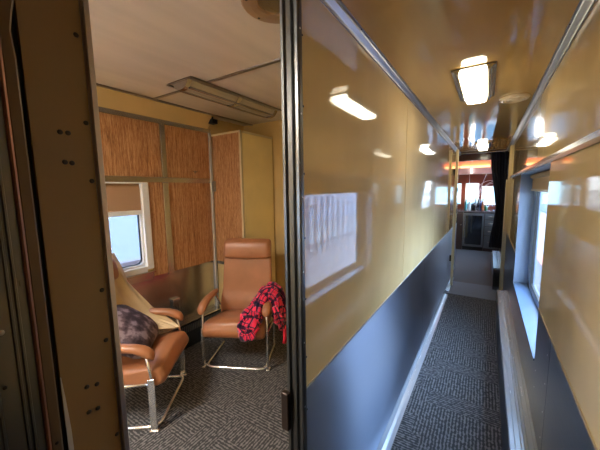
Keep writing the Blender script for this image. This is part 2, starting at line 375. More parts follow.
# compartment: window 2, and added window 5 out of view
def ring_frame(bm, x0, x1, cy, cz, w, h, r, t):
    o = [(cy+a, cz+b) for a, b in rrect(w, h, r, 6)]; i = [(cy+a, cz+b) for a, b in rrect(w-2*t, h-2*t, max(.005, r-t), 6)]
    vo0 = [bm.verts.new((x0, *p)) for p in o]; vi0 = [bm.verts.new((x0, *p)) for p in i]
    vo1 = [bm.verts.new((x1, *p)) for p in o]; vi1 = [bm.verts.new((x1, *p)) for p in i]
    n = len(o)
    for k in range(n):
        j = (k+1) % n
        bm.faces.new((vo0[k], vo0[j], vi0[j], vi0[k])); bm.faces.new((vo1[k], vo1[j], vi1[j], vi1[k]))
        bm.faces.new((vo0[k], vo0[j], vo1[j], vo1[k])); bm.faces.new((vi0[k], vi0[j], vi1[j], vi1[k]))
def outer_window(name, OY0, OY1, pane):
    w2 = struct(empty(name))
    boxes('window_frame', WHITEM, [((XW-.03, OY1-.05, OZ0), (XW+.014, OY1+.012, OZ1)), ((XW-.03, OY0-.02, OZ0), (XW+.014, OY0+.05, OZ1)),
        ((XW-.03, OY0+.05, OZ0-.02), (XW+.014, OY1-.05, OZ0+.03)), ((XW-.03, OY0+.05, OZ1-.012), (XW+.014, OY1-.05, OZ1))], w2, bevel=.005)
    cyw, czw = (OY0+OY1)/2, (OZ0+OZ1)/2
    bm = bmesh.new(); ring_frame(bm, XW-.06, XW-.02, cyw, czw, OY1-OY0-.06, OZ1-OZ0-.03, .07, .035); link('sash', bm, WHITEM, w2, bevel=.003)
    bm = bmesh.new(); ring_frame(bm, XW-.058, XW-.042, cyw, czw, OY1-OY0-.13, OZ1-OZ0-.10, .05, .008); link('gasket', bm, BLACK, w2)
    boxes('pane', pane, [((XW-.052, OY0+.06, OZ0+.04), (XW-.048, OY1-.06, OZ1-.04))], w2)
    boxes('sill', STEEL, [((XW-.03, OY0-.02, OZ0-.035), (XW+.035, OY1+.012, OZ0-.02))], w2, bevel=.003)
outer_window('window_2', OY0, OY1, TRAING)
outer_window('window_5_added', PY0, PY1, GLASS)  # unseen window, added to let more daylight into the compartment
bl = empty('window_blind', (XW+.02, .93, OZ1-.02)); tag(bl, 'brown blind pulled partly down over the compartment window beside the wood panels', 'blind')
bm = bmesh.new(); bx(bm, (XW-.018, OY0+.05, -.155), (XW-.014, OY1-.055, OZ1-.012)); part('fabric', bm, newmat('brown_blind_fabric', (.42, .25, .14), .6), bl)
bm = bmesh.new(); bx(bm, (XW-.024, OY0+.05, -.195), (XW+.002, OY1-.055, -.155)); part('bottom_bar', bm, WHITEM, bl, bevel=.004)

# partition behind the far chair
struct(boxes('wall_partition', CREAM, [((XW, YP, FL), (XI, YP+.05, CC))]))

# compartment door frame: ridged steel jambs
d1 = struct(empty('door_1'))
bm = bmesh.new()
prism_z(bm, [(XI-.004, .765), (XI-.004, .742), (-.522, .738), (-.515, .744), (-.508, .744), (-.503, .736), (-.494, .736), (-.491, .745), (-.484, .745), (-.480, .735), (-.470, .733), (-.466, .738), (-.466, .748), (-.473, .752), (-.473, .764), (XL-.002, .768)], FL, .70)
link('jamb', bm, JAMB, d1)
bm = bmesh.new()
prism_z(bm, [(XI-.004, .190), (XI-.004, .215), (XL, .215), (XL+.004, .213), (XL+.004, .2065), (XL, .2055), (XL-.01, .19)], FL, .70)
link('jamb', bm, steel('worn_jamb_steel', (.66, .60, .62), .35, 0, (40, 40, 2), .1), d1)
boxes('header', JAMB, [((XI-.004, .215, .69), (XL+.003, .742, .72))], d1)
boxes('panel', JAMBTAN, [((XL-.02, .1365, FL), (XL-.0015, .2055, .70))], d1)
scr = [(60, 132), (68, 133), (65, 162), (72, 163), (76, 35), (86, 123), (92, 181), (102, 290), (106, 340), (87, 387), (97, 384), (89, 412), (98, 408), (117, 434)]
def on_left(px, py, x=XL-.0015):
    a, b = px-300, 225-py; d = R2*a + U2*b + F*292.688; return d*(x/d.x)
screws([on_left(*p) for p in scr], (1, 0, 0), d1, SCREW, .0034, .0014)
screws([(-.466, .743, z) for z in (.45, .22, -.02, -.25, -.48, -.70, -.93, -1.16)], (1, 0, 0), d1, SCREWB, .003, .0012)
# peeling white edge strip
bm = bmesh.new()
loft(bm, [[(XL-.001, .136, z), (XL+.0005, .136, z), (XL+.0005, .136+wd, z), (XL-.001, .136+wd, z)] for z, wd in ((-.25, .0008), (-.28, .003), (-.33, .0055), (-.36, .0058), (-.6, .0055), (-1.0, .004))])
link('peeling_strip', bm, WHITE, d1)
# strike box on the jamb
sb = boxes('latch_box', newmat('dark_brown_bronze', (.055, .035, .025), .35, .6), [((-.548, .72, -.80), (-.519, .739, -.665))], None, bevel=.004)
tag(sb, 'dark brown latch box low on the ridged steel door jamb', 'latch')

# vestibule frame beside the camera (steel bulkhead, copper edge, dark slot)
db = struct(empty('door_2'))
bm = bmesh.new(); prism_z(bm, [(XL-.02, .128), (XL-.008, .128), (XL-.008, .1365), (XL-.02, .1365)], FL, .70); link('slot', bm, BLACK, db)
bm = bmesh.new()
prof = [(XL-.02, .1175), (XL+.001, .1175), (XL+.003, .119), (XL+.003, .1285), (XL+.001, .1305), (XL-.02, .1305)]
rings = []
for z in (FL, -1.0, -.4, 0, .10, .16, .19, .21, .23, .25, .70):
    k = 0 if z < .14 else (.0 if z < .17 else (-.002 if z < .2 else (0.001 if z < .22 else .005)))
    rings.append([(x, y + (k if y > .125 else 0), z) for x, y in prof])
loft(bm, rings); link('frame', bm, newmat('olive_brown_paint', (.24, .16, .09), .3, .3), db)
bm = bmesh.new(); prism_z(bm, [(XL-.01, .1135), (XL+.004, .1135), (XL+.005, .1155), (XL+.003, .1180), (XL-.01, .1180)], FL, .70); link('edge_strip', bm, COPPER, db)
bm = bmesh.new()
prism_z(bm, [(XL-.02, .05), (XL-.001, .05), (XL-.001, .075), (XL+.001, .076), (XL+.001, .078), (XL-.001, .079), (XL-.001, .0955), (XL+.002, .0965), (XL+.002, .0985), (XL-.001, .0995), (XL-.001, .1015), (XL+.003, .1025), (XL+.003, .1045), (XL, .1055), (XL, .1130), (XL-.02, .1135)], FL, .70)
link('bulkhead', bm, DKMET, db)
screws([on_left(1, 333, XL+.002)], (1, 0, 0), db, SCREWB, .0035, .0015); screws([on_left(5, 388, XL+.003), on_left(57, 443, XL+.003)], (1, 0, 0), db, SCREW, .0022, .001)

# far door frame: cream posts
d3 = struct(empty('door_3'))
bm = bmesh.new(); prism_z(bm, [(-.452, 5.28), (-.425, 5.28), (-.415, 5.29), (-.415, 5.33), (-.452, 5.33)], FL, CE-.03); link('post', bm, POST, d3)
bm = bmesh.new(); prism_z(bm, [(XR+.01, 5.28), (.225, 5.28), (.218, 5.29), (.218, 5.34), (XR+.01, 5.34)], FL, .11); link('post', bm, POST, d3)
bm = bmesh.new(); prism_z(bm, [(XR+.01, 5.28), (.240, 5.28), (.240, 5.34), (XR+.01, 5.34)], .11, CE-.03); link('upper_post', bm, POST, d3)
boxes('hinge_strip', BLACK, [((XL, 5.315, FL+.4), (-.452, 5.325, FL+.5)), ((XL, 5.315, .2), (-.452, 5.325, .3))], d3)
boxes('hinge', BLACK, [((-.4155, 5.279, -.06), (-.405, 5.30, .0)), ((-.4155, 5.279, -.40), (-.405, 5.30, -.33))], d3)

# ================================================================== CORRIDOR THINGS
# heater covers along the right wall
def heater(name, y0, y1, label, xl=.152, top=-1.25):
    h = empty(name, (.21, (y0+y1)/2, FL)); tag(h, label, 'heater cover', 'heater covers along the corridor wall')
    bm = bmesh.new(); prof = [(XR, top), (XR-.012, top), (XR-.016, top+.004), (XR-.036, top+.004), (XR-.040, top-.003), (XR-.050, top-.003), (XR-.054, top+.006), (XR-.064, top+.006), (XR-.068, top-.002), (XR-.088, top-.002), (XR-.092, top), (xl+.003, top), (xl, top-.004), (xl, top-.020), (XR, top-.020)]
    prism_y(bm, prof, y0, y1); part('top_cover', bm, ALU, h)
    bm = bmesh.new(); bx(bm, (xl+.004, y0, FL+.0), (xl+.009, y1, top-.02)); part('front_panel', bm, DARKST, h)
    y = y0+.2
    while y < y1:
        bm = bmesh.new(); dome(bm, (xl+.004, y, top-.035), (-1, 0, 0), .0035, .002); part('screw', bm, SCREWB, h, smooth=True); y += .16
    return h
heater('heater_cover', YB+.02, 3.30, 'long fluted steel heater cover along the right wall below the window, nearest length')
heater('heater_cover', 3.303, 4.24, 'short fluted steel heater cover section ending before the grey floor threshold', .155, -1.253)
heater('heater_cover', 5.38, 6.9, 'steel heater cover beyond the cream door post at the corridor end', .13)

# ceiling lamps
def ceiling_lamp(y, label):
    r = empty('ceiling_lamp', (-.098, y, CE)); tag(r, label, 'ceiling lamp', 'ceiling lamps along the corridor')
    def P(name, bm, mat, **k): o = link(name, bm, mat, r, **k); return o
    bm = bmesh.new(); bx(bm, (-.103, -.31, -.006), (.103, .31, -.0005)); P('base_plate', bm, LAMPM, bevel=.002)
    for s in (-1, 1):
        bm = bmesh.new(); prism_y(bm, [(s*.100, -.006), (s*.100, -.012), (s*.088, -.014), (s*.084, -.022), (s*.080, -.022), (s*.076, -.028), (s*.066, -.034), (s*.060, -.006)], -.31, .31); P('side_channel', bm, STEEL)
    bm = bmesh.new(); pr = rrect(.118, .60, .03, 6); rings = []
    for k, z in ((1, -.006), (1, -.038), (.97, -.045), (.90, -.049), (.6, -.050)): rings.append([(a*k, b*(1-(1-k)*.3), z) for a, b in pr])
    loft(bm, rings); P('lens', bm, LENS, smooth=False)
    return r
ceiling_lamp(2.15, 'lit rectangular ceiling lamp with steel side channels, nearest in the corridor')
ceiling_lamp(5.25, 'lit rectangular ceiling lamp farther along the corridor near the curtain')
# round vent
r = empty('ceiling_vent', (.125, 2.63, CE)); tag(r, 'round cream plastic air vent on the corridor ceiling beside the lamp', 'vent')
bm = bmesh.new(); lathe(bm, [(.088, 0), (.088, -.008), (.080, -.018), (.070, -.020), (.068, -.012), (.02, -.010)], seg=32); link('ring', bm, PLASTIC, r)
for rr in (.056, .040, .022):
    bm = bmesh.new(); lathe(bm, [(rr-.006, -.010), (rr-.006, -.022), (rr, -.026), (rr+.004, -.022), (rr+.004, -.010)], seg=28); link('louvre', bm, PLASTIC, r)
# compartment ceiling speaker
r = empty('ceiling_speaker', (-.80, 1.09, CC)); tag(r, 'round brown ceiling speaker ring partly hidden by the door jamb', 'speaker')
bm = bmesh.new(); lathe(bm, [(.150, 0), (.150, -.008), (.143, -.014), (.110, -.016), (.085, -.012), (.082, -.004)], seg=36); link('ring', bm, newmat('brown_painted_ring', (.40, .27, .17), .35), r)
bm = bmesh.new(); lathe(bm, [(.082, -.003), (.07, -.006), (.01, -.007)], seg=30); link('grille', bm, LAMPM, r)
for a in (1.9, 2.9, 4.0, 5.1): 
    bm = bmesh.new(); dome(bm, (.128*math.cos(a), .128*math.sin(a), -.0155), (0, 0, -1), .006, .002); link('screw', bm, SCREW, r)

# compartment ceiling lamp (off): tapered metal housing with two lens strips
LENSOFF = newmat('unlit_ribbed_lens', (.50, .46, .38), .25, coat=.5)
def reading_lamp(y, label, lens):
    r = empty('reading_lamp', (-1.913, y, CC)); tag(r, label, 'ceiling lamp')
    bm = bmesh.new(); bx(bm, (-.135, -.535, -.006), (.135, .535, -.0005)); link('base_plate', bm, LAMPM, r)
    bm = bmesh.new(); pr = [(-.09, -.006), (-.075, -.03), (-.055, -.052), (-.03, -.062), (.0, -.066), (.03, -.062), (.055, -.052), (.075, -.03), (.09, -.006)]
    prism_y(bm, pr, -.525, -.49); link('end_cap', bm, STEEL, r)
    bm = bmesh.new(); prism_y(bm, pr, .49, .525); link('end_cap', bm, STEEL, r)
    bm = bmesh.new(); prism_y(bm, pr, -.02, .02); link('centre_bracket', bm, STEEL, r)
    for y0, y1 in ((-.49, -.02), (.02, .49)):
        bm = bmesh.new(); prism_y(bm, [(-.082, -.006), (-.068, -.028), (-.05, -.046), (-.028, -.054), (-.024, -.050), (.024, -.050), (.028, -.054), (.05, -.046), (.068, -.028), (.082, -.006)], y0, y1); link('lens', bm, lens, r)
    for s in (-1, 1):
        bm = bmesh.new(); bx(bm, (s*.135-.012, -.535, -.016), (s*.135+.012, .535, -.006)); link('side_rail', bm, LAMPM, r, bevel=.003)
    for s in (-.055, .055):
        bm = bmesh.new(); bx(bm, (s-.006, -.49, -.058), (s+.006, .49, -.044)); link('strip', bm, STEEL, r)
reading_lamp(1.935, 'unlit long steel fluorescent lamp on the compartment ceiling', LENSOFF)
reading_lamp(-.45, 'added lit lamp brightening the compartment, unseen behind the door jamb', emis('added_tube_lens', (1.0, .94, .86), 58.0))  # extra unseen lamp, added only to brighten the compartment

# ================================================================== COMPARTMENT FITTINGS
def overhead(y0, y1, label, latch_y):
    r = empty('overhead_cabinet', (XW, (y0+y1)/2, .14)); tag(r, label, 'cabinet', 'overhead cabinet doors above the compartment window wall')
    bm = bmesh.new(); bx(bm, (XW+.001, y0, .142), (XW+.010, y1, .628)); part('door', bm, WOOD, r, bevel=.002)
    if latch_y:
        l = bmesh.new(); dome(l, (XW+.010, latch_y, .205), (1, 0, 0), .014, .008); bx(l, (XW+.010, latch_y-.03, .207), (XW+.018, latch_y+.03, .215)); part('latch', l, STEEL, r)
overhead(.55, 1.655, 'wood grain overhead cabinet door above the compartment window', None)
overhead(1.715, 2.220, 'wood grain overhead cabinet door with a small latch beside the wardrobe', 2.03)

# wardrobe
r = empty('wardrobe', (-2.375, 2.53, FL)); tag(r, 'tall wardrobe with wood grain side and yellow front standing in the far compartment corner', 'wardrobe')
bm = bmesh.new(); bx(bm, (XW+.012, 2.268, FL), (-2.155, YP-.005, .60)); part('carcass', bm, CREAM, r)
bm = bmesh.new(); bx(bm, (XW+.022, 2.260, -.785), (-2.168, 2.268, .598)); part('side_panel', bm, WOOD, r)
bm = bmesh.new(); bx(bm, (XW+.022, 2.256, -.82), (-2.168, 2.268, -.787)); part('joint_strip', bm, STEEL, r)
bm = bmesh.new(); bx(bm, (-2.172, 2.256, FL), (-2.148, 2.276, .612)); bx(bm, (-2.172, 2.256, .596), (-2.148, 2.785, .616)); bx(bm, (XW+.02, 2.256, .598), (-2.148, 2.268, .616)); part('edge_trim', bm, POST, r)
bm = bmesh.new(); bx(bm, (-2.155, 2.285, FL+.02), (-2.146, 2.775, .592)); part('door', bm, YEL, r, bevel=.002)
bm = bmesh.new(); bx(bm, (XW+.022, 2.246, .0), (XW+.055, 2.262, .115)); bx(bm, (XW+.03, 2.236, .03), (XW+.048, 2.25, .085)); part('latch', bm, LAMPM, r, bevel=.003)

# radiator grille at the foot of the outer wall
r = empty('radiator', (XW+.05, .6, FL)); tag(r, 'low black slotted radiator grille along the foot of the compartment wall', 'radiator')
bm = bmesh.new(); bx(bm, (XW+.002, YB+.02, -1.34), (XW+.085, 2.25, -1.325)); part('top_ledge', bm, OUTST, r, bevel=.003)
bm = bmesh.new(); bx(bm, (XW+.002, YB+.02, FL), (XW+.070, 2.25, -1.341)); part('casing', bm, newmat('dark_blue_grey_metal', (.035, .045, .055), .4, .5), r)
bm = bmesh.new(); y = .9
while y < 2.24:
    bx(bm, (XW+.071, y, -1.43), (XW+.079, y+.010, -1.36)); y += .022
o = part('fins', bm, newmat('grey_fin_metal', (.20, .21, .22), .4, .6), r)
# small steel box on wall panel
r = empty('wall_box', (XW+.01, 1.70, -1.10)); tag(r, 'small steel box with lidded slot on the metal panel under the wood wall', 'ashtray')
bm = bmesh.new(); bx(bm, (-.008, -.035, -.12), (.02, .035, .02)); link('body', bm, STEEL, r, bevel=.004)
bm = bmesh.new(); bx(bm, (-.008, -.04, .021), (.028, .04, .045)); link('lid', bm, CHROME, r, bevel=.004)

# ------------------------------------------------------------------ recliner chairs
def cushion_x(prof, w, edge=0.03, n=6):
    """loft a yz profile across x with pillowed ends"""
    cy = sum(p[0] for p in prof)/len(prof); cz = sum(p[1] for p in prof)/len(prof)
    rings = []; xs = []
    for k in range(n+1):
        a = PI/2*k/n; xs.append((-w/2 + edge*(1-math.sin(a)), math.cos(a)))
    xs = [( -w/2 + edge*(1-math.cos(PI/2*k/n)), 1 - math.sin(PI/2*k/n)) for k in range(n+1)]
    left = xs; mid = [(-w/4, 0), (0, 0), (w/4, 0)]; right = [(-x, s) for x, s in reversed(xs)]
    for x, s in left + mid + right:
        ring = []
        for y, z in prof:
            v = Vector((y-cy, z-cz)); l = v.length; v = v*((l - s*edge)/l) if l > edge*1.05 else v*(1-.9*s)
            ring.append((x, cy+v.x, cz+v.y))
        rings.append(ring)
    return rings
def smooth_prof(pts, n=5):
    out = []; m = len(pts)
    for i in range(m):
        p0, p1, p2, p3 = [Vector(pts[(i+k-1) % m]) for k in range(4)]
        for j in range(n):
            t = j/n; out.append(tuple(0.5*((2*p1) + (p2-p0)*t + (2*p0-5*p1+4*p2-p3)*t*t + (3*p1-p0-3*p2+p3)*t**3)))
    return out
def make_chair(label):
    r = empty('recliner_chair'); tag(r, label, 'chair', 'tan leather recliner chairs in the compartment')
    # seat cushion
    pr = smooth_prof([(-.070, .42), (-.085, .375), (-.065, .325), (.0, .305), (.18, .300), (.42, .295), (.46, .33), (.44, .385), (.30, .420), (.14, .452), (.02, .472), (-.045, .460)])
    bm = bmesh.new(); vs = loft(bm, cushion_x(pr, .56, .04))
    for ring in vs:
        for v in ring:
            v.co.x *= 1.0 - .14*max(0, v.co.y)/.45; v.co.z -= .035*(v.co.x/.28)**2*min(1, max(0, (v.co.z-.30)/.17))
    link('seat', bm, LEATH, r, smooth=True)
    # backrest
    pr = smooth_prof([(.365, .37), (.40, .345), (.45, .36), (.50, .55), (.545, .75), (.590, .96), (.550, .98), (.490, .80), (.430, .60), (.375, .47)])
    bm = bmesh.new(); vs = loft(bm, cushion_x(pr, .50, .03)); 
    for ring in vs:
        for v in ring:
            k = 1.06 - .10*(v.co.z-.35)/.65; v.co.x *= k
            v.co.y -= .25*v.co.x**2 + .09*max(0, v.co.z-.40)
    link('backrest', bm, LEATH, r, smooth=True)
    # headrest roll
    pr = smooth_prof([(.492, .97), (.500, .925), (.55, .91), (.60, .93), (.625, 1.01), (.628, 1.06), (.605, 1.105), (.560, 1.11), (.512, 1.07)])
    bm = bmesh.new(); vs = loft(bm, cushion_x(pr, .490, .04))
    for ring in vs:
        for v in ring: v.co.y -= .072
    link('headrest', bm, LEATH, r, smooth=True)
    for s in (-1, 1):
        # padded arm
        bm = bmesh.new(); rings = []
        for y, z, ww, hh in ((-.030, .525, .012, .012), (-.027, .535, .028, .026), (-.01, .550, .038, .036), (.03, .572, .040, .036), (.09, .592, .038, .029), (.16, .600, .036, .027), (.24, .604, .033, .026), (.31, .606, .030, .024), (.355, .606, .02, .018), (.365, .606, .008, .008)):
            rings.append([(s*.295 + ww*math.cos(t), y, z + hh*math.sin(t)) for t in [2*PI*k/14 for k in range(14)]])
        loft(bm, rings); link('armrest', bm, LEATH, r, smooth=True)
        # arm support tube
        bm = bmesh.new(); tube(bm, fillet([(s*.295, .02, .55), (s*.297, .0, .40), (s*.295, -.005, .335), (s*.27, .05, .33)], .03), .0095); link('arm_post', bm, CHROME, r, smooth=True)
        bm = bmesh.new(); tube(bm, fillet([(s*.295, .31, .59), (s*.295, .36, .52), (s*.295, .44, .42), (s*.26, .46, .38)], .03), .0095); link('arm_post', bm, CHROME, r, smooth=True)
        # flat front leg with foot
        bm = bmesh.new(); bx(bm, (s*.300-.007, -.022, .012), (s*.300+.007, .022, .375)); l = link('leg', bm, CHROME, r, bevel=.003)
        bm = bmesh.new(); bx(bm, (s*.300-.016, -.030, 0.0005), (s*.300+.016, .030, .014)); link('foot', bm, CHROME, l, bevel=.003)
        bm = bmesh.new(); bx(bm, (s*.277-.006, .37, .030), (s*.277+.006, .41, .34)); link('leg', bm, CHROME, r, bevel=.003)
    # base loop on the floor
    bm = bmesh.new(); tube(bm, fillet([(-.275, .42, .0150), (-.275, -.02, .0150), (.275, -.02, .0150), (.275, .42, .0150)], .07, 8), .0140, 12); link('base_loop', bm, CHROME, r, smooth=True)
    # under seat frame
    bm = bmesh.new(); tube(bm, [(-.30, .0, .335), (.30, .0, .335)], .011); tube(bm, [(-.29, .42, .325), (.29, .42, .325)], .011)
    for s in (-1, 1): tube(bm, [(s*.29, .0, .335), (s*.29, .42, .325)], .010)
    link('seat_frame', bm, CHROME, r, smooth=True)
    return r
def copy_tree(o, parent=None):
    c = o.copy(); COL.objects.link(c); c.parent = parent
    for ch in o.children: copy_tree(ch, c)
    return c
ch1 = make_chair('tan leather recliner chair facing the door with a red plaid blanket over one arm')
ch1.location = (-1.85, 1.775, FL); ch1.rotation_euler = (0, 0, .456)
ch2 = copy_tree(ch1); ch2['label'] = 'tan leather recliner chair under the window with a dark pillow on its seat'
ch2.location = (-1.99, 1.215, FL); ch2.rotation_euler = (0, 0, 2.214)

def to_world(ch, p):
    rz = ch.rotation_euler[2]; c, s = math.cos(rz), math.sin(rz)
    return Vector((ch.location[0]+c*p[0]-s*p[1], ch.location[1]+s*p[0]+c*p[1], ch.location[2]+p[2]))

# ------------------------------------------------------------------ plaid blanket
def plaid():
    m = newmat('red_plaid_wool', (.6, .02, .04), .9, spec=.1); BS(m).inputs['Sheen Weight'].default_value = .3
    t = N(m, 'ShaderNodeTexCoord'); sp = N(m, 'ShaderNodeSeparateXYZ'); L(m, t.outputs['UV'], sp.inputs[0])
    def stripes(o):
        f = math_n(m, 'FRACT', math_n(m, 'MULTIPLY', o, 4.0))
        return ramp(m, f, [(0.0, (0, 0, 0)), (.34, (0, 0, 0)), (.36, (1, 1, 1)), (.62, (1, 1, 1)), (.64, (.15, .15, .15)), (.80, (.15, .15, .15)), (.82, (1, 1, 1)), (.88, (1, 1, 1)), (.9, (0, 0, 0))])
    a = stripes(sp.outputs['X']); b = stripes(sp.outputs['Y'])
    s = math_n(m, 'MULTIPLY', math_n(m, 'ADD', a, b), 0.5)
    L(m, ramp(m, s, [(0.0, (.90, .04, .10)), (.20, (.80, .03, .09)), (.40, (.80, .25, .36)), (.46, (.10, .012, .05)), (.75, (.03, .012, .035)), (1.0, (.012, .01, .03))]), BS(m).inputs['Base Color'])
    bump(m, noise_tex(m, coords(m), 150, 2), .4, .001)
    return m
PLAID = plaid()
def cloth(name, fn, nu, nv, mat, parent=None, thick=.006, uvs=(1, 1)):
    bm = bmesh.new(); uvl = bm.loops.layers.uv.new('UVMap'); g = {}
    for i in range(nu+1):
        for j in range(nv+1):
            g[i, j] = bm.verts.new(fn(i/nu, j/nv))
    for i in range(nu):
        for j in range(nv):
            f = bm.faces.new((g[i, j], g[i+1, j], g[i+1, j+1], g[i, j+1]))
            for lp, (a, b) in zip(f.loops, ((i, j), (i+1, j), (i+1, j+1), (i, j+1))): lp[uvl].uv = (a/nu*uvs[0], b/nv*uvs[1])
    me = bpy.data.meshes.new(name); bm.to_mesh(me); bm.free(); me.materials.append(mat)
    for p in me.polygons: p.use_smooth = True
    o = bpy.data.objects.new(name, me); COL.objects.link(o)
    if parent: o.parent = parent
    so = o.modifiers.new('thickness', 'SOLIDIFY'); so.thickness = thick; so.offset = 1
    ss = o.modifiers.new('smooth', 'SUBSURF'); ss.levels = 1; ss.render_levels = 1
    return o
bk = empty('plaid_blanket', tuple(ch1.location), .456); tag(bk, 'red and black plaid blanket crumpled over the right arm of the far chair', 'blanket')
# path across the arm (x,z): seat top -> up over arm -> down outside ; local chair frame, arm at x=+.295,z .63
path = [(.09, .49), (.13, .497), (.18, .500), (.215, .520), (.235, .56), (.245, .62), (.27, .672), (.31, .685), (.355, .655), (.375, .58), (.375, .50), (.385, .42), (.38, .34)]
def pth(t):
    f = t*(len(path)-1); i = min(int(f), len(path)-2); k = f-i
    return path[i][0]*(1-k)+path[i+1][0]*k, path[i][1]*(1-k)+path[i+1][1]*k
def blanket_fn(u, v):
    x, z = pth(u); x2, z2 = pth(min(1, u+.03)); x1, z1 = pth(max(0, u-.03)); d = Vector((x2-x1, z2-z1)).normalized(); nx, nz = -d.y, d.x
    y = .06 + .26*v + .05*noise.noise(Vector((u*4, v*5, 7)))
    k = .012 + max(0, .03*noise.noise(Vector((u*6, v*5, 1.3))) + .018*math.sin(v*20 + 4*u))
    return (x + nx*k, y, z + nz*k)
cloth('drape', blanket_fn, 60, 36, PLAID, bk, uvs=(2.4, 1.4))
def rope_fold(pts, rad, seed, uvo):
    pts = [Vector(p) for p in fillet(pts, .10, 8)]
    n = len(pts); m = 28; bm = bmesh.new(); uvl = bm.loops.layers.uv.new('UVMap'); rings = []
    prev = None
    for i, p in enumerate(pts):
        d = (pts[min(i+1, n-1)]-pts[max(i-1, 0)]).normalized()
        a = d.cross(Vector((0, 1, .2))) if prev is None else prev - d*prev.dot(d)
        a.normalize(); prev = a; b = d.cross(a); t = i/(n-1); env = min(1, .55 + 4.0*t, .5 + 3.0*(1-t)); ring = []
        for k in range(m):
            th = 2*PI*k/m
            rr = rad*env*(1 + .26*math.sin(3*th + seed + 3*t) + .16*math.sin(7*th + seed*2 - 6*t) + .75*noise.noise(Vector((math.cos(th)*1.6, math.sin(th)*1.6 + seed, t*8))) + .25*noise.noise(Vector((math.cos(th)*4, math.sin(th)*4 + seed, t*18))))
            ring.append(bm.verts.new(p + a*math.cos(th)*rr*1.25 + b*math.sin(th)*rr*.8))
        rings.append(ring)
    for i in range(n-1):
        for k in range(m):
            f = bm.faces.new((rings[i][k], rings[i][(k+1) % m], rings[i+1][(k+1) % m], rings[i+1][k]))
            for lp, (ii, kk) in zip(f.loops, ((i, k), (i, k+1), (i+1, k+1), (i+1, k))): lp[uvl].uv = (ii/(n-1)*1.3+uvo, kk/m*.9)
    bm.faces.new(rings[0]); bm.faces.new(rings[-1])
    return link('fold', bm, PLAID, bk, smooth=True)
for k, (pts, rd) in enumerate((
    ([(.10, -.115, .36), (.12, -.10, .45), (.15, -.01, .515), (.21, .10, .57), (.27, .17, .66), (.33, .19, .66), (.385, .20, .56)], .036),
    ([(.17, -.12, .37), (.19, -.10, .47), (.22, -.01, .53), (.24, .05, .60), (.28, .10, .665), (.35, .11, .63), (.385, .10, .50), (.385, .10, .42)], .032),
    ([(.12, .02, .50), (.16, .10, .54), (.21, .17, .61), (.27, .24, .68), (.34, .26, .65), (.385, .26, .50), (.39, .24, .36)], .036),
    ([(.14, -.10, .42), (.17, -.05, .50), (.20, .04, .55), (.23, .12, .63), (.29, .17, .70), (.35, .15, .66), (.40, .14, .52)], .026),
    ([(.36, .03, .58), (.385, .04, .50), (.39, .08, .42), (.385, .16, .36), (.38, .24, .42)], .030),
    ([(.345, .20, .66), (.39, .18, .55), (.40, .15, .42), (.40, .16, .30)], .030),
    ([(.08, -.10, .43), (.13, -.125, .385), (.19, -.13, .40), (.24, -.09, .45)], .034),
    ([(.09, -.04, .475), (.14, -.05, .50), (.20, -.04, .50), (.25, -.02, .50)], .034),
    ([(.22, -.09, .42), (.225, -.05, .50), (.23, .02, .55), (.22, .10, .56)], .024))):
    rope_fold(pts, rd, 1.7*k+.4, .13*k)
FR = newmat('red_tassel', (.80, .02, .05), .8)
for (x, y, z, ln) in ((.43, .10, .30, .09), (.43, .16, .28, .09), (.42, .22, .27, .08), (.44, .04, .33, .09), (.415, .27, .26, .08)):
    bm = bmesh.new(); tube(bm, [(x, y, z+.04), (x+.003, y, z), (x+.006, y+.004, z-ln*.5), (x+.002, y+.006, z-ln)], .006, 8, .018); link('tassel', bm, FR, bk, smooth=True)

# ------------------------------------------------------------------ pillow and cream throw on the near chair
def pil_mat():
    m = newmat('dark_purple_patterned_fabric', (.06, .035, .05), .75)
    v = coords(m); f = noise_tex(m, v, 14, 3); L(m, ramp(m, f, [(.40, (.035, .02, .03)), (.52, (.12, .08, .10)), (.60, (.30, .23, .27))]), BS(m).inputs['Base Color'])
    bump(m, noise_tex(m, v, 90, 2), .5, .002); return m
def pillow(bm, w, h, t, n=22):
    g = {}
    for s in (-1, 1):
        for i in range(n+1):
            for j in range(n+1):
                u, v = i/n*2-1, j/n*2-1
                e = max(0, (1-u*u))*max(0, (1-v*v)); b = (e**.42)*t/2
                pin = 1 - .06*(1-abs(u))*(v*v) ; pin2 = 1 - .06*(1-abs(v))*(u*u)
                if s == 1 and (i in (0, n) or j in (0, n)): g[s, i, j] = g[-1, i, j]; continue
                q = 1 - .16*(u*u*v*v)
                g[s, i, j] = bm.verts.new((u*w/2*pin2*q, v*h/2*pin*q, s*b + .006*noise.noise(Vector((u*3, v*3, s)))))
        for i in range(n):
            for j in range(n):
                try: bm.faces.new((g[s, i, j], g[s, i+1, j], g[s, i+1, j+1], g[s, i, j+1]))
                except ValueError: pass
bm = bmesh.new(); pillow(bm, .50, .46, .20)
pl = link('pillow', bm, pil_mat(), None, smooth=True); tag(pl, 'dark purple patterned pillow leaning on the near chair beside the cream throw', 'pillow')
pl.location = to_world(ch2, (-.02, .27, .60)); pl.rotation_euler = (math.radians(38), 0, 2.214+.15)

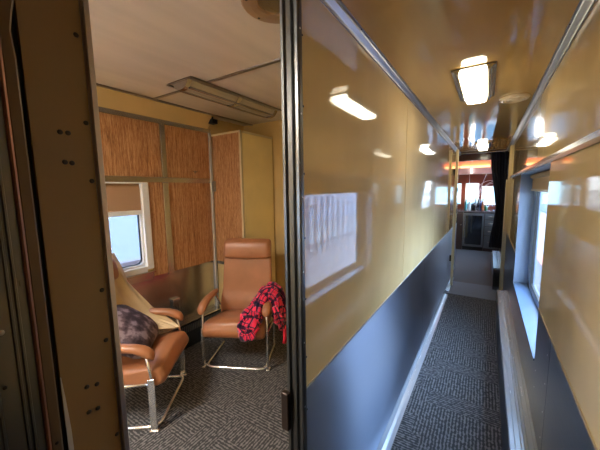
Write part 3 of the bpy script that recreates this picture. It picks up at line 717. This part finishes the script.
THROW = newmat('cream_throw_cloth', (.66, .50, .29), .85)
bump(THROW, noise_tex(THROW, coords(THROW, (1, 1, 1)), 60, 3), .5, .0015)
def throw_fn(u, v):
    RE = [(.30, .50, 1.10), (.325, .46, .97), (.335, .42, .83), (.33, .33, .72), (.32, .24, .62), (.30, .13, .545), (.26, .05, .505), (.20, -.01, .49)]
    LE = [(-.10, .50, 1.14), (-.06, .47, .96), (-.02, .44, .82), (.04, .39, .66), (.09, .33, .54), (.13, .22, .50), (.15, .10, .497), (.17, .02, .49)]
    f = u*(len(RE)-1); i = min(int(f), len(RE)-2); k = f-i
    a = Vector(LE[i]).lerp(Vector(LE[i+1]), k).lerp(Vector(RE[i]).lerp(Vector(RE[i+1]), k), v)
    fold = .016*math.sin(v*17+u*2)*(1-.5*u) + .014*noise.noise(Vector((u*5, v*6, 2)))
    a.y -= .02 + fold*.8; a.z += abs(fold)*.8 + .006
    return a
cl = empty('throw_blanket', tuple(ch2.location), 2.214); tag(cl, 'cream cloth throw draped down the back of the near chair by the window', 'throw')
cloth('drape', throw_fn, 50, 30, THROW, cl, thick=.005)

# ================================================================== CORRIDOR END, LOUNGE AND GALLEY
# curtain
def curtain_fn(u, v):
    z = .60 - 1.66*v
    wd = [.235, .225, .20, .17, .155, .165, .19, .20][min(7, int(v*7.99))]
    vv = v*7; i = min(6, int(vv)); k = vv-i; W = [.245, .235, .20, .165, .135, .15, .185, .20]; wd = W[i]*(1-k)+W[i+1]*k
    return (.262 - wd*(1-u), 6.12 + .030*math.sin(u*34) + .01*math.sin(u*12+v*4), z)
o = cloth('curtain', curtain_fn, 70, 26, NAVY, None, thick=.003); tag(o, 'dark navy curtain gathered at the right side of the corridor end', 'curtain')
bm = bmesh.new(); tube(bm, [(XL, 6.12, .607), (XR, 6.12, .607)], .009); tag(link('curtain_rod', bm, CHROME, None), 'thin metal curtain rod across the corridor end under the ceiling', 'rod')

lo = struct(boxes('wall_lounge_side', DKWOOD, [((XW-.1, 6.42, FL), (XW, 9.5, .9))]))
struct(boxes('wall_lounge_front', CREAM, [((XW, 6.42, FL), (XI, 6.46, .9)), ]))
# outer side of the lounge with a window band
wl3 = struct(boxes('wall_lounge_outer', DKWOOD, [((.42, 6.42, FL), (.46, 9.5, -.5)), ((.42, 6.42, .2), (.46, 9.5, .9)), ((.42, 6.42, -.5), (.46, 6.7, .2)), ((.42, 9.2, -.5), (.46, 9.5, .2))]))
# end wall with window
GX0, GX1, GZ0, GZ1 = -.12, .30, -.40, .02
we = struct(empty('wall_end'))
boxes('red_wood_panel', DKWOOD, [((XW, 9.3, FL), (-1.0, 9.36, .9)), ((-1.0, 9.3, .12), (.46, 9.36, .9)), ((-1.0, 9.3, FL), (.46, 9.36, GZ0-.05)), ((-.20, 9.3, GZ0-.05), (GX0, 9.36, .12)), ((GX0, 9.3, GZ1), (.46, 9.36, .12)), ((-.62, 9.3, GZ0-.05), (-.52, 9.36, .12)), ((-1.0, 9.3, GZ0-.05), (-.95, 9.36, .12)), ((.32, 9.3, GZ0-.05), (.46, 9.36, GZ1))], we)
w3 = struct(empty('window_3')); 
bm = bmesh.new()
for a, b, c, d in ((GX0, GX1, GZ0, GZ1),):
    bx(bm, (a, 9.28, c-.03), (b, 9.34, c)); bx(bm, (a, 9.28, d), (b, 9.34, d+.02)); bx(bm, (a-.02, 9.28, c-.03), (a, 9.34, d+.02)); bx(bm, (b, 9.28, c-.03), (b+.02, 9.34, d+.02)); bx(bm, (.085, 9.29, c), (.10, 9.33, d))
link('window_frame', bm, WHITEM, w3); boxes('pane', TINTED, [((GX0, 9.32, GZ0), (GX1, 9.325, GZ1))], w3)
w4 = struct(empty('window_4'))
bm = bmesh.new(); bx(bm, (-.52, 9.28, -.45), (-.49, 9.34, .12)); bx(bm, (-.23, 9.28, -.45), (-.20, 9.34, .12)); link('window_frame', bm, WHITEM, w4); boxes('pane', TINTED, [((-.49, 9.32, -.45), (-.23, 9.325, .12))], w4)
w6 = struct(empty('window_6'))
bm = bmesh.new(); bx(bm, (-.95, 9.28, -.45), (-.93, 9.34, .12)); bx(bm, (-.64, 9.28, -.45), (-.62, 9.34, .12)); link('window_frame', bm, WHITEM, w6); boxes('pane', TINTED, [((-.93, 9.32, -.45), (-.64, 9.325, .12))], w6)
w7 = struct(empty('window_7'))
bm = bmesh.new(); bx(bm, (.41, 7.5, -.5), (.45, 7.58, .2)); bx(bm, (.41, 8.35, -.5), (.45, 8.43, .2)); link('window_frame', bm, WHITEM, w7); boxes('pane', GLASS, [((.435, 6.7, -.5), (.44, 9.2, .2))], w7)
# lounge ceiling: pinkish soffit
PINK = newmat('peach_ceiling_panel', (.72, .38, .30), .3, coat=.3)
struct(boxes('ceiling_lounge', PINK, [((XW, 6.44, .9), (.46, 9.5, .94))]))
bm = bmesh.new(); prism_y_pts = [(8.15, .90), (8.95, .36), (9.3, .36), (9.3, .90)]
loft(bm, [[(XW, y, z) for y, z in prism_y_pts], [(.46, y, z) for y, z in prism_y_pts]])
struct(link('ceiling_soffit', bm, PINK))
bm = bmesh.new(); bx(bm, (-.62, 8.55, .50), (.02, 8.68, .545)); o = link('strip_lamp', bm, WARM, None, bevel=.005); tag(o, 'orange glowing strip lamp on the peach soffit above the galley counter', 'lamp')
bm = bmesh.new(); loft(bm, [[(.05, 8.2, .80), (.13, 8.2, .80), (.13, 8.22, .82), (.05, 8.22, .82)], [(.13, 8.9, .30), (.20, 8.9, .30), (.20, 8.92, .32), (.13, 8.92, .32)]])
tag(link('ceiling_strut', bm, SILLM), 'pale blue grey strut slanting down the peach soffit', 'strut')

# galley counter: base cabinets, fridge, worktop
CT = -.62
wt = boxes('worktop', newmat('dark_worktop', (.12, .09, .09), .2, coat=.5), [((-.95, 8.56, CT), (.30, 9.28, CT+.04))], None, bevel=.004); tag(wt, 'dark galley worktop along the far wall with bottles standing on it', 'worktop')
DKCAB = newmat('dark_cabinet_wood', (.05, .022, .018), .3, coat=.4)
GRCAB = steel('galley_steel_front', (.26, .27, .30), .35, 0, (1, 1, 30), .08)
c = empty('base_cabinet', (-.73, 8.9, FL)); tag(c, 'dark wood base cabinet left of the galley fridge', 'cabinet', 'galley base cabinets')
bm = bmesh.new(); bx(bm, (-.95, 8.62, FL+.001), (-.505, 9.28, CT-.001)); part('body', bm, DKCAB, c)
bm = bmesh.new(); bx(bm, (-.93, 8.60, -1.50), (-.52, 8.62, -.66)); dr = part('door', bm, DKCAB, c, bevel=.004)
bm = bmesh.new(); dome(bm, (-.545, 8.60, -.95), (0, -1, 0), .016, .02); part('knob', bm, CHROME, c)
c = empty('wine_fridge', (-.27, 8.9, FL)); tag(c, 'black glass door wine fridge under the galley worktop', 'fridge')
bm = bmesh.new(); bx(bm, (-.50, 8.64, FL+.001), (-.045, 9.28, CT-.001)); part('body', bm, BLACK, c)
bm = bmesh.new()
for q in (((-.50, 8.60, -1.50), (-.455, 8.64, -.65)), ((-.085, 8.60, -1.50), (-.045, 8.64, -.65)), ((-.455, 8.60, -.70), (-.085, 8.64, -.65)), ((-.455, 8.60, -1.50), (-.085, 8.64, -1.45))): bx(bm, *q)
part('door_frame', bm, GRCAB, c)
bm = bmesh.new(); bx(bm, (-.455, 8.612, -1.45), (-.085, 8.62, -.70)); part('door_glass', bm, newmat('black_glass', (.006, .007, .010), .05, coat=1), c)
bm = bmesh.new(); tube(bm, [(-.475, 8.565, -1.35), (-.475, 8.565, -.78)], .013); bx(bm, (-.48, 8.565, -1.33), (-.47, 8.60, -1.31)); bx(bm, (-.48, 8.565, -.82), (-.47, 8.60, -.80)); part('handle', bm, CHROME, c)
c = empty('drawer_cabinet', (.13, 8.9, FL)); tag(c, 'grey drawer cabinet with bright knobs right of the galley fridge', 'cabinet', 'galley base cabinets')
bm = bmesh.new(); bx(bm, (-.04, 8.63, FL+.001), (.30, 9.28, CT-.001)); part('body', bm, DKCAB, c)
for z0, z1 in ((-.80, -.645), (-.97, -.815), (-1.20, -.985), (-1.52, -1.215)):
    bm = bmesh.new(); bx(bm, (-.03, 8.60, z0), (.295, 8.63, z1)); d = part('drawer', bm, GRCAB, c, bevel=.004)
    bm = bmesh.new(); bx(bm, (.05, 8.575, (z0+z1)/2-.01), (.15, 8.60, (z0+z1)/2+.012)); part('handle', bm, CHROME, c, bevel=.005)

def bottle_bm(h, r, seg=16):
    bm = bmesh.new(); lathe(bm, [(r*.9, 0), (r, .01), (r, h*.55), (r*.85, h*.64), (r*.38, h*.74), (r*.34, h*.95), (r*.42, h*.96), (r*.42, h), (r*.1, h)], seg=seg); return bm
cols = {'green': (.02, .10, .05), 'dark brown': (.02, .01, .01), 'pale': (.55, .60, .62), 'teal': (.03, .22, .22), 'amber': (.25, .07, .02), 'black': (.006, .006, .01), 'blue': (.03, .08, .3)}
bots = [(-.47, .30, .035, 'teal', 'teal bottle at the left end of the galley worktop'), (-.39, .22, .04, 'pale', 'pale squat bottle second from the left on the galley worktop'),
        (-.31, .20, .045, 'black', 'black short bottle in front of the wall between the galley windows'), (-.25, .30, .035, 'dark brown', 'tall dark brown bottle at the middle of the galley worktop'),
        (-.185, .38, .034, 'black', 'tallest black bottle on the galley worktop'), (-.134, .28, .032, 'blue', 'blue bottle just left of the bright galley window'),
        (-.09, .32, .034, 'amber', 'amber bottle in front of the left edge of the bright galley window'), (-.02, .16, .04, 'green', 'short green bottle below the bright galley window')]
for k, (x, h, rr, cn, lab) in enumerate(bots):
    b = empty('bottle', (x, 8.82 + .05*((k*7) % 3), CT+.0405)); tag(b, lab, 'bottle', 'bottles on the galley worktop')
    link('body', bottle_bm(h, rr), newmat(cn.replace(' ', '_')+'_glass', cols[cn], .08, coat=.8), b, smooth=True)
    bm = bmesh.new(); lathe(bm, [(rr*.45, h-.03), (rr*.45, h+.004), (.002, h+.004)], seg=12); link('cap', bm, newmat('bottle_cap', (.5, .45, .4), .4), b)
# wine glasses at right, candle lamp at left
for x, y, lab in ((.05, 8.75, 'clear wine glass left on the worktop under the galley window'), (.13, 8.80, 'clear wine glass right on the worktop under the galley window')):
    bm = bmesh.new(); lathe(bm, [(.03, 0), (.03, .004), (.004, .008), (.004, .08), (.02, .10), (.034, .14), (.028, .19), (.026, .19), (.031, .14), (.005, .095)], seg=16)
    o = link('wine_glass', bm, GLASS, None, smooth=True); o.location = (x, y, CT+.0405); tag(o, lab, 'glass', 'wine glasses on the galley worktop')
sp = empty('table_lamp', (-.41, 9.05, CT+.0405)); tag(sp, 'slim white lit lamp on the galley worktop near the left post', 'lamp')
bm = bmesh.new(); lathe(bm, [(.05, 0), (.05, .015), (.012, .02), (.012, .25), (.02, .26)], seg=16); link('base', bm, WHITEM, sp)
bm = bmesh.new(); lathe(bm, [(.03, .26), (.034, .30), (.034, .60), (.02, .64)], seg=16); link('shade', bm, PALE, sp)
# curved clear hoops of a glass rack hanging before the window
hr = empty('wine_glass_rack', (-.12, 8.45, -.1)); tag(hr, 'arched pale wire rack hanging before the galley windows', 'rack')
WIRE = newmat('pale_wire', (.7, .68, .68), .3, .4)
for k, (xa, za, xb, zb, hgt) in enumerate(((-.42, -.30, .20, -.02, .28), (-.34, -.34, .26, .04, .22), (-.30, -.40, .22, -.10, .30), (-.26, -.44, -.05, .30, .04))):
    bm = bmesh.new(); pts = [(xa + (xb-xa)*t, 8.42+.02*k, za + (zb-za)*t + hgt*math.sin(PI*t*.85)) for t in [i/20 for i in range(21)]]
    tube(bm, pts, .004, 8); part('wire', bm, WIRE, hr, smooth=True)
for xa in (-.40, .20):
    bm = bmesh.new(); tube(bm, [(xa, 8.45, -.28 if xa < 0 else -.02), (xa, 8.45, .70)], .004, 8); part('hanger', bm, WIRE, hr, smooth=True)

# ================================================================== OUTSIDE
def flat(name, mat, a, b): return boxes(name, mat, [(a, b)])
GRD = newmat('pale_gravel', (.50, .50, .50), .9)
L(GRD, ramp(GRD, noise_tex(GRD, coords(GRD), 3, 6, .7), [(.3, (.30, .31, .33)), (.7, (.50, .51, .53))]), BS(GRD).inputs['Base Color'])
struct(flat('ground', GRD, (-60, -60, -2.75), (60, 60, -2.70)))
p = empty('platform', (2.2, 16, -2.70)); tag(p, 'grey concrete platform with an orange edge outside the corridor window', 'platform')
bm = bmesh.new(); bx(bm, (1.15, -8, -2.70), (3.5, 40, -1.85)); part('slab', bm, newmat('grey_concrete', (.30, .28, .31), .8), p)
bm = bmesh.new(); bx(bm, (1.15, -8, -1.85), (1.35, 40, -1.835)); part('edge_line', bm, newmat('orange_edge_paint', (.50, .16, .10), .8), p)
fn = empty('fence', (3.45, 4, -1.85)); tag(fn, 'slate blue metal railing on the platform outside the corridor window', 'fence')
FM = newmat('slate_fence_metal', (.09, .13, .22), .5)
bm = bmesh.new(); y = -2.0
while y < 30:
    bx(bm, (3.43, y, -1.849), (3.46, y+.14, -.20)); y += .42
o = part('pickets', bm, FM, fn); o['kind'] = 'stuff'
for z in (-.50, -1.70):
    bm = bmesh.new(); bx(bm, (3.42, -2, z), (3.47, 30, z+.05)); part('rail', bm, FM, fn)
bd = empty('station_building', (12, 14, -2.7)); tag(bd, 'low pale blue building with pitched roof beyond the platform fence', 'building')
bm = bmesh.new(); bx(bm, (11, -6, -2.7), (17, 34, -.2)); part('wall', bm, newmat('pale_blue_render', (.50, .58, .72), .8), bd)
bm = bmesh.new(); loft(bm, [[(10.6, y, -.2), (17.4, y, -.2), (14, y, 1.3)] for y in (-6.4, 34.4)]); part('roof', bm, newmat('grey_roof_tiles', (.25, .25, .29), .8), bd)
# tracks on the compartment side
RAILM = newmat('rusty_rail', (.32, .24, .22), .6)
for x, lab in ((-5.2, 'rusty rail of the nearest track seen through the compartment window'), (-6.65, 'rusty far rail of the nearest track seen through the compartment window'), (-9.6, 'rusty near rail of the farther track seen through the compartment window'), (-11.05, 'farthest rusty rail seen through the compartment window')):
    tag(flat('rail', RAILM, (x, -30, -2.669), (x+.08, 50, -2.52)), lab, 'rail', 'rails outside the compartment window')
tag(flat('ballast_strip', newmat('reddish_ballast', (.45, .36, .36), .9), (-12.0, -30, -2.70), (-9.0, 50, -2.67)), 'reddish ballast bed under the farther track', 'ballast')['kind'] = 'stuff'
tag(flat('ballast_strip', newmat('brown_ballast', (.42, .36, .35), .9), (-7.4, -30, -2.70), (-4.4, 50, -2.67)), 'brownish ballast bed under the nearest track', 'ballast')['kind'] = 'stuff'
